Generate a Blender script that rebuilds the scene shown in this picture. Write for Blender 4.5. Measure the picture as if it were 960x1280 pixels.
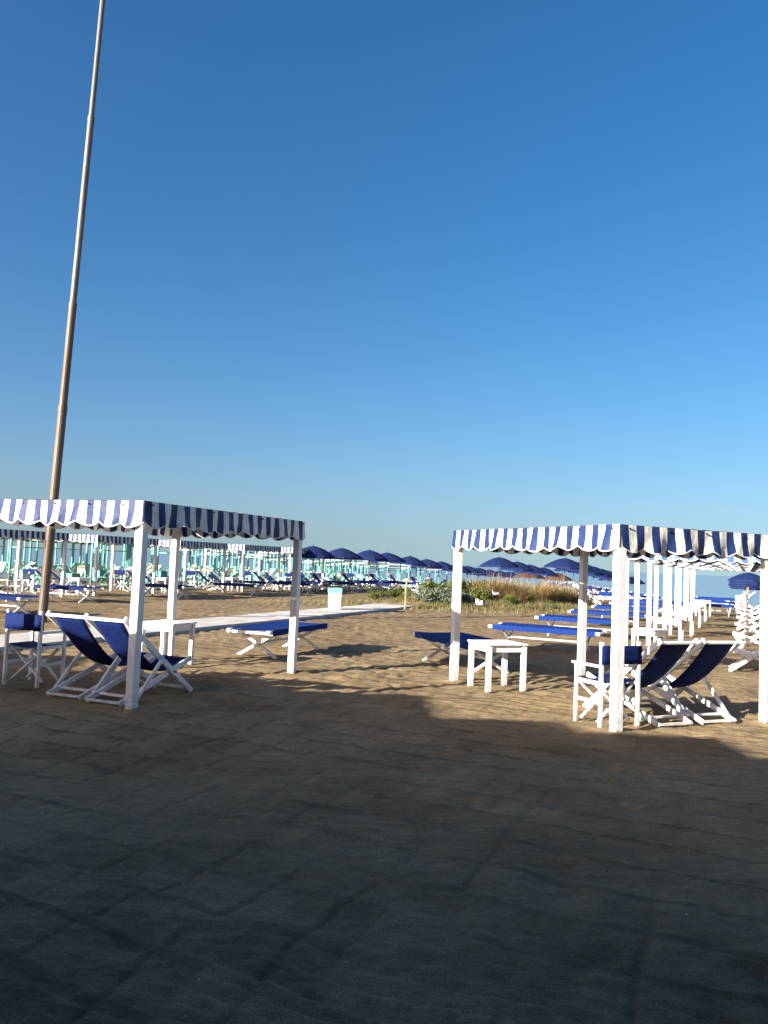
import bpy, math, random
import numpy as np
from mathutils import Vector, Matrix
random.seed(7)
R_ = math.radians
for o in list(bpy.data.objects):
    bpy.data.objects.remove(o)
SC = bpy.context.scene
COL = SC.collection

# ------------------------------------------------------------------ camera
cam = bpy.data.cameras.new('camera')
camo = bpy.data.objects.new('camera', cam)
COL.objects.link(camo)
cam.sensor_fit = 'HORIZONTAL'
cam.sensor_width = 36.0
cam.lens = 37.5
cam.clip_start = 0.05
cam.clip_end = 60000
camo.matrix_world = (Matrix.Translation((0, 0, 1.65)) @ Matrix.Rotation(R_(90 + 3.573), 4, 'X')
                     @ Matrix.Rotation(R_(2.35), 4, 'Z'))
SC.camera = camo

# ------------------------------------------------------------------ sky, sun, exposure
SUN_EL = R_(15.8)
TO_SUN = Vector((-0.80 * math.cos(SUN_EL), -0.60 * math.cos(SUN_EL), math.sin(SUN_EL)))
world = bpy.data.worlds.new('World')
SC.world = world
world.use_nodes = True
wn = world.node_tree
sky = wn.nodes.new('ShaderNodeTexSky')
sky.sky_type = 'NISHITA'
sky.sun_disc = False
sky.sun_elevation = SUN_EL
sky.sun_rotation = math.atan2(TO_SUN.x, TO_SUN.y)
sky.altitude = 0
sky.air_density = 0.8
sky.dust_density = 2.5
sky.ozone_density = 2.5
# thick air: the sky's lowest degrees are read a little above the bare horizon, where single scattering would go dark
tcw = wn.nodes.new('ShaderNodeTexCoord')
sxyz = wn.nodes.new('ShaderNodeSeparateXYZ')
wn.links.new(tcw.outputs['Generated'], sxyz.inputs[0])
zz = wn.nodes.new('ShaderNodeMath')
zz.operation = 'MULTIPLY'
wn.links.new(sxyz.outputs['Z'], zz.inputs[0])
wn.links.new(sxyz.outputs['Z'], zz.inputs[1])
za = wn.nodes.new('ShaderNodeMath')
za.inputs[1].default_value = 0.062 ** 2
wn.links.new(zz.outputs[0], za.inputs[0])
zs = wn.nodes.new('ShaderNodeMath')
zs.operation = 'SQRT'
wn.links.new(za.outputs[0], zs.inputs[0])
cx = wn.nodes.new('ShaderNodeCombineXYZ')
wn.links.new(sxyz.outputs['X'], cx.inputs['X'])
wn.links.new(sxyz.outputs['Y'], cx.inputs['Y'])
wn.links.new(zs.outputs[0], cx.inputs['Z'])
nrm = wn.nodes.new('ShaderNodeVectorMath')
nrm.operation = 'NORMALIZE'
wn.links.new(cx.outputs[0], nrm.inputs[0])
wn.links.new(nrm.outputs[0], sky.inputs['Vector'])
hsv = wn.nodes.new('ShaderNodeHueSaturation')
hsv.inputs['Saturation'].default_value = 1.3
wn.links.new(sky.outputs[0], hsv.inputs['Color'])
gam = wn.nodes.new('ShaderNodeGamma')
gam.inputs['Gamma'].default_value = 1.0
wn.links.new(hsv.outputs[0], gam.inputs['Color'])
wb = wn.nodes.new('ShaderNodeMix')
wb.data_type = 'RGBA'
wb.blend_type = 'MULTIPLY'
wb.inputs['Factor'].default_value = 1
wb.inputs['B'].default_value = (0.985, 1.0, 0.99, 1)
wn.links.new(gam.outputs[0], wb.inputs['A'])
# film-like response of the sky colour: blue shoulders off in the bright low sky, red keeps rising
sc_ = wn.nodes.new('ShaderNodeSeparateColor')
cc_ = wn.nodes.new('ShaderNodeCombineColor')
wn.links.new(wb.outputs['Result'], sc_.inputs[0])
for ch, piv, ex in (('Red', 0.16, 1.03), ('Green', 0.72, 0.975), ('Blue', 1.94, 0.90)):
    d_ = wn.nodes.new('ShaderNodeMath')
    d_.operation = 'POWER'
    d_.inputs[1].default_value = ex
    wn.links.new(sc_.outputs[ch], d_.inputs[0])
    e_ = wn.nodes.new('ShaderNodeMath')
    e_.operation = 'MULTIPLY'
    e_.inputs[1].default_value = piv ** (1 - ex)
    wn.links.new(d_.outputs[0], e_.inputs[0])
    wn.links.new(e_.outputs[0], cc_.inputs[ch])
wn.links.new(cc_.outputs[0], wn.nodes['Background'].inputs['Color'])
wn.nodes['Background'].inputs['Strength'].default_value = 0.066
sl = bpy.data.lights.new('sun', 'SUN')
sl.energy = 5.0
sl.angle = R_(0.45)
sl.color = (1.0, 0.93, 0.82)
so = bpy.data.objects.new('sun', sl)
so.rotation_euler = TO_SUN.to_track_quat('Z', 'Y').to_euler()
so.location = (-20, -20, 30)
COL.objects.link(so)
SC.view_settings.view_transform = 'Standard'
SC.view_settings.look = 'None'
SC.view_settings.exposure = 1.75
SC.view_settings.gamma = 1.0
SC.view_settings.use_curve_mapping = False
SC.render.engine = 'CYCLES'
SC.cycles.max_bounces = 6
SC.cycles.transparent_max_bounces = 4

# ------------------------------------------------------------------ frame of the beach: rows run along W, across them P
WX = Vector((0.389, 0.921, 0)).normalized()
PX = Vector((0.921, -0.389, 0)).normalized()


def ground_z(x, y):
    """large shape of the beach, without the small ripples (works on floats and arrays)"""
    t = 0.389 * x + 0.921 * y
    z = -1.1 * np.clip((t - 48.0) / 30.0, 0, 1) - 0.3 * np.clip((t - 78.0) / 20.0, 0, 8)
    d1 = ((x - 5.6) * 0.80 + (y - 33.0) * 0.60) / 4.2
    d2 = (-(x - 5.6) * 0.60 + (y - 33.0) * 0.80) / 2.0
    z = z + 0.30 * np.exp(-(d1 * d1 + d2 * d2))
    d1 = ((x - 1.5) / 3.2)
    d2 = ((y - 31.5) / 1.8)
    z = z + 0.12 * np.exp(-(d1 * d1 + d2 * d2))
    return z


def gz(x, y):
    return float(ground_z(np.float64(x), np.float64(y)))


# ------------------------------------------------------------------ materials
def mat(name, base, rough=0.6, noise=0.0, nscale=8.0, spec=0.3, bump=0.0, bscale=60.0, dark=None, metallic=0.0,
        stretch=None, trans=0.0):
    m = bpy.data.materials.new(name)
    m.use_nodes = True
    nt = m.node_tree
    b = nt.nodes['Principled BSDF']
    b.inputs['Base Color'].default_value = (*base, 1)
    b.inputs['Roughness'].default_value = rough
    b.inputs['Specular IOR Level'].default_value = spec
    b.inputs['Metallic'].default_value = metallic
    tc = nt.nodes.new('ShaderNodeTexCoord')
    src = tc.outputs['Object']
    if stretch:
        mp = nt.nodes.new('ShaderNodeMapping')
        mp.inputs['Scale'].default_value = stretch
        nt.links.new(src, mp.inputs['Vector'])
        src = mp.outputs[0]
    if noise > 0:
        n = nt.nodes.new('ShaderNodeTexNoise')
        n.inputs['Scale'].default_value = nscale
        n.inputs['Detail'].default_value = 5
        n.inputs['Roughness'].default_value = 0.65
        nt.links.new(src, n.inputs['Vector'])
        rp = nt.nodes.new('ShaderNodeValToRGB')
        rp.color_ramp.elements[0].position = 0.32
        rp.color_ramp.elements[1].position = 0.68
        d = dark if dark else tuple(c * (1 - noise) for c in base)
        rp.color_ramp.elements[0].color = (*d, 1)
        rp.color_ramp.elements[1].color = (*tuple(min(1, c * (1 + noise * 0.5)) for c in base), 1)
        nt.links.new(n.outputs['Fac'], rp.inputs[0])
        nt.links.new(rp.outputs[0], b.inputs['Base Color'])
        col = rp.outputs[0]
    else:
        col = None
    if bump > 0:
        n2 = nt.nodes.new('ShaderNodeTexNoise')
        n2.inputs['Scale'].default_value = bscale
        n2.inputs['Detail'].default_value = 3
        nt.links.new(src, n2.inputs['Vector'])
        bp = nt.nodes.new('ShaderNodeBump')
        bp.inputs['Strength'].default_value = bump
        bp.inputs['Distance'].default_value = 0.01
        nt.links.new(n2.outputs['Fac'], bp.inputs['Height'])
        nt.links.new(bp.outputs[0], b.inputs['Normal'])
    if trans > 0:
        tr = nt.nodes.new('ShaderNodeBsdfTranslucent')
        tr.inputs['Color'].default_value = (*base, 1)
        if col:
            nt.links.new(col, tr.inputs['Color'])
        mx = nt.nodes.new('ShaderNodeMixShader')
        mx.inputs[0].default_value = trans
        nt.links.new(b.outputs[0], mx.inputs[1])
        nt.links.new(tr.outputs[0], mx.inputs[2])
        nt.links.new(mx.outputs[0], nt.nodes['Material Output'].inputs['Surface'])
    return m


def stripe_mat(name, white, blue, trans=0.07):
    """awning canvas: u counts stripe periods, v is metres above the scalloped hem (white binding along it)"""
    m = bpy.data.materials.new(name)
    m.use_nodes = True
    nt = m.node_tree
    b = nt.nodes['Principled BSDF']
    b.inputs['Roughness'].default_value = 0.55
    b.inputs['Specular IOR Level'].default_value = 0.22
    uv = nt.nodes.new('ShaderNodeUVMap')
    uv.uv_map = 'UVMap'
    sep = nt.nodes.new('ShaderNodeSeparateXYZ')
    nt.links.new(uv.outputs[0], sep.inputs[0])
    fr = nt.nodes.new('ShaderNodeMath')
    fr.operation = 'FRACT'
    nt.links.new(sep.outputs[0], fr.inputs[0])
    rp = nt.nodes.new('ShaderNodeValToRGB')
    rp.color_ramp.elements[0].position = 0.485
    rp.color_ramp.elements[0].color = (0, 0, 0, 1)
    rp.color_ramp.elements[1].position = 0.515
    rp.color_ramp.elements[1].color = (1, 1, 1, 1)
    nt.links.new(fr.outputs[0], rp.inputs[0])
    hem = nt.nodes.new('ShaderNodeMath')
    hem.operation = 'GREATER_THAN'
    hem.inputs[1].default_value = 0.012
    nt.links.new(sep.outputs[1], hem.inputs[0])
    mul = nt.nodes.new('ShaderNodeMath')
    mul.operation = 'MULTIPLY'
    nt.links.new(rp.outputs[0], mul.inputs[0])
    nt.links.new(hem.outputs[0], mul.inputs[1])
    tc = nt.nodes.new('ShaderNodeTexCoord')
    n = nt.nodes.new('ShaderNodeTexNoise')
    n.inputs['Scale'].default_value = 9
    n.inputs['Detail'].default_value = 6
    n.inputs['Roughness'].default_value = 0.7
    nt.links.new(tc.outputs['Object'], n.inputs['Vector'])
    w = nt.nodes.new('ShaderNodeValToRGB')
    w.color_ramp.elements[0].position = 0.28
    w.color_ramp.elements[0].color = (white[0] * 0.72, white[1] * 0.69, white[2] * 0.62, 1)
    w.color_ramp.elements[1].position = 0.6
    w.color_ramp.elements[1].color = (*white, 1)
    nt.links.new(n.outputs['Fac'], w.inputs[0])
    bl = nt.nodes.new('ShaderNodeValToRGB')
    bl.color_ramp.elements[0].position = 0.3
    bl.color_ramp.elements[0].color = (*[c * 0.7 for c in blue], 1)
    bl.color_ramp.elements[1].position = 0.7
    bl.color_ramp.elements[1].color = (*[c * 1.2 for c in blue], 1)
    nt.links.new(n.outputs['Fac'], bl.inputs[0])
    mx = nt.nodes.new('ShaderNodeMix')
    mx.data_type = 'RGBA'
    nt.links.new(mul.outputs[0], mx.inputs['Factor'])
    nt.links.new(w.outputs[0], mx.inputs['A'])
    nt.links.new(bl.outputs[0], mx.inputs['B'])
    nt.links.new(mx.outputs['Result'], b.inputs['Base Color'])
    tr = nt.nodes.new('ShaderNodeBsdfTranslucent')
    nt.links.new(mx.outputs['Result'], tr.inputs['Color'])
    ms = nt.nodes.new('ShaderNodeMixShader')
    ms.inputs[0].default_value = trans
    nt.links.new(b.outputs[0], ms.inputs[1])
    nt.links.new(tr.outputs[0], ms.inputs[2])
    nt.links.new(ms.outputs[0], nt.nodes['Material Output'].inputs['Surface'])
    bp = nt.nodes.new('ShaderNodeBump')
    bp.inputs['Strength'].default_value = 0.35
    bp.inputs['Distance'].default_value = 0.02
    n3 = nt.nodes.new('ShaderNodeTexNoise')
    n3.inputs['Scale'].default_value = 14
    n3.inputs['Detail'].default_value = 3
    nt.links.new(tc.outputs['Object'], n3.inputs['Vector'])
    nt.links.new(n3.outputs['Fac'], bp.inputs['Height'])
    nt.links.new(bp.outputs[0], b.inputs['Normal'])
    return m


M = {}
def wear(m, z0=0.02, z1=0.30, dirt=(0.36, 0.29, 0.20)):
    """sand scuffs near the foot and chipped spots, a stain pattern that belongs to the paint"""
    nt = m.node_tree
    b = nt.nodes['Principled BSDF']
    src = b.inputs['Base Color'].links[0].from_socket
    tc = nt.nodes.new('ShaderNodeTexCoord')
    sp = nt.nodes.new('ShaderNodeSeparateXYZ')
    nt.links.new(tc.outputs['Object'], sp.inputs[0])
    mr = nt.nodes.new('ShaderNodeMapRange')
    mr.inputs['From Min'].default_value = z0
    mr.inputs['From Max'].default_value = z1
    mr.inputs['To Min'].default_value = 0.20
    mr.inputs['To Max'].default_value = -0.02
    nt.links.new(sp.outputs['Z'], mr.inputs['Value'])
    n = nt.nodes.new('ShaderNodeTexNoise')
    n.inputs['Scale'].default_value = 22
    n.inputs['Detail'].default_value = 6
    n.inputs['Roughness'].default_value = 0.7
    nt.links.new(tc.outputs['Object'], n.inputs['Vector'])
    ad = nt.nodes.new('ShaderNodeMath')
    nt.links.new(mr.outputs[0], ad.inputs[0])
    nt.links.new(n.outputs['Fac'], ad.inputs[1])
    rp = nt.nodes.new('ShaderNodeValToRGB')
    rp.color_ramp.elements[0].position = 0.60
    rp.color_ramp.elements[0].color = (0, 0, 0, 1)
    rp.color_ramp.elements[1].position = 0.72
    rp.color_ramp.elements[1].color = (0.5, 0.5, 0.5, 1)
    nt.links.new(ad.outputs[0], rp.inputs[0])
    mx = nt.nodes.new('ShaderNodeMix')
    mx.data_type = 'RGBA'
    nt.links.new(rp.outputs[0], mx.inputs['Factor'])
    nt.links.new(src, mx.inputs['A'])
    mx.inputs['B'].default_value = (*dirt, 1)
    nt.links.new(mx.outputs['Result'], b.inputs['Base Color'])


M['white'] = mat('white_painted_wood', (0.78, 0.77, 0.75), 0.5, 0.14, 9, 0.35, 0.25, 40, stretch=(1, 1, 0.3))
wear(M['white'])
M['tabletop'] = mat('white_tabletop', (0.76, 0.75, 0.73), 0.45, 0.12, 6, 0.4)
M['navy'] = mat('navy_canvas', (0.0043, 0.0145, 0.0935), 0.8, 0.25, 14, 0.15, 0.55, 16, trans=0.06)
M['bedblue'] = mat('royal_blue_canvas', (0.0048, 0.0286, 0.1700), 0.8, 0.25, 10, 0.15, 0.55, 16)
M['parasol'] = mat('parasol_navy', (0.0095, 0.0200, 0.0820), 0.8, 0.2, 3, 0.15, trans=0.08)
M['brown'] = mat('brown_parasol', (0.0800, 0.0480, 0.0360), 0.9, 0.4, 14, 0.1)
M['teal'] = mat('teal_paint', (0.0935, 0.3230, 0.2890), 0.5, 0.15, 6, 0.3)
M['cream'] = mat('cream_canvas', (0.5610, 0.5100, 0.3825), 0.85, 0.12, 6, 0.1, trans=0.15)
M['creamroof'] = mat('pale_roof_canvas', (0.50, 0.49, 0.43), 0.85, 0.12, 3, 0.1, trans=0.15)
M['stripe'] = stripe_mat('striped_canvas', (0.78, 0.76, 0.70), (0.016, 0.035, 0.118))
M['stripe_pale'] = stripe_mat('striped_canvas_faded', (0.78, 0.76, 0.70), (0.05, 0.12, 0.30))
M['rust'] = mat('weathered_steel', (0.100, 0.085, 0.068), 0.55, 0.45, 5, 0.5, 0.2, 30, dark=(0.0765, 0.0467, 0.0298),
                metallic=0.35, stretch=(1, 1, 0.15))
M['alu'] = mat('grey_steel', (0.14, 0.135, 0.125), 0.5, 0.3, 6, 0.4, 0.1, 30, metallic=0.3, stretch=(1, 1, 0.2))
M['binwhite'] = mat('bin_white', (0.80, 0.80, 0.80), 0.4, 0.08, 5, 0.4)
M['binblue'] = mat('bin_pale_blue', (0.17, 0.37, 0.48), 0.4, 0.1, 8, 0.4)
M['stake'] = mat('faded_yellow_paint', (0.36, 0.31, 0.12), 0.7, 0.3, 12, 0.2, dark=(0.24, 0.22, 0.15))
M['paper'] = mat('white_paper', (0.80, 0.79, 0.77), 0.8, 0.08, 6, 0.1)
M['walk'] = mat('pale_concrete', (0.52, 0.49, 0.44), 0.85, 0.2, 2.2, 0.2, 0.3, 25)
wear(M['walk'], -5, -4, (0.40, 0.31, 0.20))
M['bare'] = mat('pale_bare_wood', (0.4000, 0.3040, 0.1760), 0.7, 0.2, 9, 0.2)
M['wallp'] = mat('cream_render', (0.22, 0.19, 0.15), 0.9, 0.1, 2, 0.1, 0.2, 30)
M['roofp'] = mat('roof_tiles', (0.30, 0.15, 0.10), 0.85, 0.25, 5, 0.1)
M['doorp'] = mat('door_paint', (0.05, 0.09, 0.22), 0.5, 0.1, 5, 0.3)
M['glass'] = mat('window_glass', (0.03, 0.04, 0.05), 0.08, 0, 1, 0.6)
M['bolt'] = mat('dark_grommet', (0.03, 0.03, 0.04), 0.5, 0, 1, 0.4)


def plant_mat(name, a, b_, c, scale=3.0, trans=0.25):
    m = bpy.data.materials.new(name)
    m.use_nodes = True
    nt = m.node_tree
    p = nt.nodes['Principled BSDF']
    p.inputs['Roughness'].default_value = 0.7
    p.inputs['Specular IOR Level'].default_value = 0.15
    gi = nt.nodes.new('ShaderNodeNewGeometry')
    rp = nt.nodes.new('ShaderNodeValToRGB')
    rp.color_ramp.elements[0].color = (*a, 1)
    rp.color_ramp.elements[1].color = (*c, 1)
    e = rp.color_ramp.elements.new(0.5)
    e.color = (*b_, 1)
    nt.links.new(gi.outputs['Random Per Island'], rp.inputs[0])
    nt.links.new(rp.outputs[0], p.inputs['Base Color'])
    tr = nt.nodes.new('ShaderNodeBsdfTranslucent')
    nt.links.new(rp.outputs[0], tr.inputs['Color'])
    ms = nt.nodes.new('ShaderNodeMixShader')
    ms.inputs[0].default_value = trans
    nt.links.new(p.outputs[0], ms.inputs[1])
    nt.links.new(tr.outputs[0], ms.inputs[2])
    nt.links.new(ms.outputs[0], nt.nodes['Material Output'].inputs['Surface'])
    return m


M['ochre'] = plant_mat('dry_ochre_grass', (0.1584, 0.1008, 0.0324), (0.2880, 0.2016, 0.0720), (0.3888, 0.3096, 0.1584))
M['straw'] = plant_mat('straw_plumes', (0.2880, 0.2304, 0.1296), (0.3744, 0.3096, 0.1944), (0.4464, 0.3888, 0.2736))
M['green'] = plant_mat('dune_green', (0.0600, 0.0880, 0.0200), (0.1040, 0.1360, 0.0320), (0.1760, 0.1920, 0.0560))
M['grey_green'] = plant_mat('sea_holly_green', (0.0748, 0.1088, 0.0612), (0.1292, 0.1632, 0.1020), (0.2040, 0.2312, 0.1564))
M['lowgrass'] = plant_mat('low_dune_grass', (0.1050, 0.1125, 0.0450), (0.1950, 0.1800, 0.0750), (0.3000, 0.2475, 0.1275))


# ------------------------------------------------------------------ mesh builder
class MB:
    def __init__(s):
        s.v, s.f, s.uv = [], [], []

    def quad(s, pts, uvs=None):
        n = len(s.v)
        s.v += [tuple(p) for p in pts]
        s.f.append(tuple(range(n, n + len(pts))))
        s.uv.append(uvs or [(0, 0)] * len(pts))

    def raw(s, vs, fs, uvs=None):
        n = len(s.v)
        s.v += [tuple(p) for p in vs]
        for k, f in enumerate(fs):
            s.f.append(tuple(i + n for i in f))
            s.uv.append(uvs[k] if uvs else [(0, 0)] * len(f))

    def beam(s, p0, p1, w, h, up=(0, 0, 1)):
        p0, p1 = Vector(p0), Vector(p1)
        d = (p1 - p0).normalized()
        up = Vector(up)
        if abs(d.dot(up)) > 0.99:
            up = Vector((0, 1, 0))
        x = d.cross(up).normalized()
        y = x.cross(d).normalized()
        vs = []
        for p in (p0, p1):
            for a, b in ((-1, -1), (1, -1), (1, 1), (-1, 1)):
                vs.append(p + x * (a * w / 2) + y * (b * h / 2))
        s.raw(vs, [(3, 2, 1, 0), (4, 5, 6, 7), (0, 1, 5, 4), (1, 2, 6, 5), (2, 3, 7, 6), (3, 0, 4, 7)])
        return s

    def box(s, c, sx, sy, sz):
        return s.beam((c[0], c[1], c[2] - sz / 2), (c[0], c[1], c[2] + sz / 2), sx, sy, up=(0, 1, 0))

    def tube(s, p0, p1, r0, r1=None, n=10, cap=True):
        r1 = r0 if r1 is None else r1
        p0, p1 = Vector(p0), Vector(p1)
        d = (p1 - p0).normalized()
        up = Vector((0, 0, 1)) if abs(d.z) < 0.9 else Vector((1, 0, 0))
        x = d.cross(up).normalized()
        y = x.cross(d)
        vs = []
        for p, r in ((p0, r0), (p1, r1)):
            for i in range(n):
                a = 2 * math.pi * i / n
                vs.append(p + x * (r * math.cos(a)) + y * (r * math.sin(a)))
        fs = [(i, (i + 1) % n, n + (i + 1) % n, n + i) for i in range(n)]
        if cap:
            fs += [tuple(range(n - 1, -1, -1)), tuple(range(n, 2 * n))]
        s.raw(vs, fs)
        return s

    def grid(s, fn, nu, nv, uvfn=None):
        vs = [fn(i / nu, j / nv) for i in range(nu + 1) for j in range(nv + 1)]
        fs, us = [], []
        for i in range(nu):
            for j in range(nv):
                q = ((i, j), (i + 1, j), (i + 1, j + 1), (i, j + 1))
                fs.append(tuple(a * (nv + 1) + b for a, b in q))
                if uvfn:
                    us.append([uvfn(a / nu, b / nv) for a, b in q])
        s.raw(vs, fs, us if uvfn else None)
        return s

    def mesh(s, name, mats, smooth=False, mi=None):
        me = bpy.data.meshes.new(name)
        me.from_pydata(s.v, [], s.f)
        for m in mats:
            me.materials.append(m)
        if mi:
            me.polygons.foreach_set('material_index', mi)
        uvl = me.uv_layers.new(name='UVMap')
        uvl.data.foreach_set('uv', [c for fu in s.uv for t in fu for c in t])
        if smooth:
            me.polygons.foreach_set('use_smooth', [True] * len(me.polygons))
        me.update()
        return me

    def build(s, name, m, parent=None, smooth=False, bevel=0.0, solid=0.0):
        o = bpy.data.objects.new(name, s.mesh(name, [m], smooth))
        COL.objects.link(o)
        if parent:
            o.parent = parent
        if solid:
            md = o.modifiers.new('solid', 'SOLIDIFY')
            md.thickness = solid
            md.offset = 0
        if bevel:
            md = o.modifiers.new('bevel', 'BEVEL')
            md.width = bevel
            md.segments = 1
            md.limit_method = 'ANGLE'
        return o


def tag(o, label=None, cat=None, group=None, kind=None):
    if label:
        o['label'] = label
    if cat:
        o['category'] = cat
    if group:
        o['group'] = group
    if kind:
        o['kind'] = kind
    return o


def empty(name, loc=(0, 0, 0), rz=0.0):
    o = bpy.data.objects.new(name, None)
    o.empty_display_size = 0.2
    o.location = loc
    o.rotation_euler = (0, 0, rz)
    COL.objects.link(o)
    return o


def copy_tree(o, parent=None):
    c = o.copy()
    COL.objects.link(c)
    if parent:
        c.parent = parent
    for ch in list(o.children):
        copy_tree(ch, c)
    return c


class Kit:
    """a kind of thing, first built once; then every further one is a copy of the tree"""

    def __init__(s, name, parts):
        s.name, s.parts, s.first = name, parts, None     # parts: (name, MB, material, opts)
        s.flat_me = None

    def make(s, x, y, rz, label, cat, group=None, flat=False, z=None, tilt=0.0):
        zz = gz(x, y) if z is None else z
        flat = y > 43
        if flat:
            if s.flat_me is None:
                b = MB()
                mats, mi = [], []

                def add(ps):
                    for p in ps:
                        if p[2] not in mats:
                            mats.append(p[2])
                        k = mats.index(p[2])
                        b.raw(p[1].v, p[1].f, p[1].uv)
                        mi.extend([k] * len(p[1].f))
                        add(p[3].get('sub', []))
                add(s.parts)
                s.flat_me = b.mesh(s.name, mats, False, mi)
            o = bpy.data.objects.new(s.name, s.flat_me)
            COL.objects.link(o)
        elif s.first is None:
            o = empty(s.name)

            def add(ps, par):
                for p in ps:
                    op = dict(p[3])
                    sub = op.pop('sub', [])
                    c = p[1].build(p[0], p[2], par, **op)
                    add(sub, c)
            add(s.parts, o)
            s.first = o
        else:
            o = copy_tree(s.first)
            for k in ('label', 'category', 'group'):
                if k in o:
                    del o[k]
        o.location = (x, y, zz)
        o.rotation_euler = (tilt, random.uniform(-0.045, 0.045) if tilt else 0, rz)
        tag(o, label, cat, group)
        return o


# facing angle: local +y of a thing turned to a direction
def face(d):
    return math.atan2(-d[0], d[1])


RZ_W = face(WX)
RZ_P = face(PX)
RZ_MP = face(-PX)
U1 = Vector((-0.389, 0.921, 0)).normalized()     # long side of the right hand front cabana
RZ_U = face(U1)


# ------------------------------------------------------------------ ground
def hash2(ix, iy, seed):
    n = (ix.astype(np.int64) * 374761393 + iy.astype(np.int64) * 668265263 + seed * 1442695041) & 0x7fffffff
    n = ((n ^ (n >> 13)) * 1274126177) & 0x7fffffff
    n = n ^ (n >> 16)
    return (n & 0xffff) / 65535.0


def vnoise(x, y, seed=0):
    ix, iy = np.floor(x), np.floor(y)
    fx, fy = x - ix, y - iy
    fx, fy = fx * fx * (3 - 2 * fx), fy * fy * (3 - 2 * fy)
    a, b = hash2(ix, iy, seed), hash2(ix + 1, iy, seed)
    c, d = hash2(ix, iy + 1, seed), hash2(ix + 1, iy + 1, seed)
    return (a + (b - a) * fx) * (1 - fy) + (c + (d - c) * fx) * fy - 0.5


PRINTS = []
_fr = random.Random(3)
for (ax, ay, bx_, by_) in ((-0.6, 10.9, 3.0, 16.5), (0.3, 9.6, -0.8, 15.8), (3.9, 7.9, 6.4, 14.2), (0.9, 12.6, 5.3, 13.1), (-5.0, 6.5, 1.8, 7.2),
                           (2.9, 4.2, 0.4, 9.2), (-2.2, 3.6, -1.2, 8.0), (5.4, 9.4, 7.2, 15.0), (0.2, 11.8, 0.9, 19.5), (-3.5, 15.0, 2.0, 18.0)):
    L_ = math.hypot(bx_ - ax, by_ - ay)
    n_ = int(L_ / 0.62)
    an_ = math.atan2(by_ - ay, bx_ - ax)
    for k_ in range(n_):
        t_ = k_ / n_
        o_ = 0.10 * (1 if k_ % 2 else -1) + _fr.uniform(-0.05, 0.05)
        PRINTS.append((ax + (bx_ - ax) * t_ - math.sin(an_) * o_ + _fr.uniform(-0.06, 0.06), ay + (by_ - ay) * t_ + math.cos(an_) * o_,
                       an_ + _fr.uniform(-0.25, 0.25), _fr.uniform(0.5, 1.15)))
for _ in range(90):
    PRINTS.append((_fr.uniform(-1.2, 5.5), _fr.uniform(9.6, 18), _fr.uniform(0, 3.14), _fr.uniform(0.35, 0.9)))
POST_FEET = [(-2.55, 8.46), (-1.23, 11.59), (-3.21, 12.43), (2.47, 8.33), (4.42, 9.19), (1.14, 11.48), (3.25, 12.62)]


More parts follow.
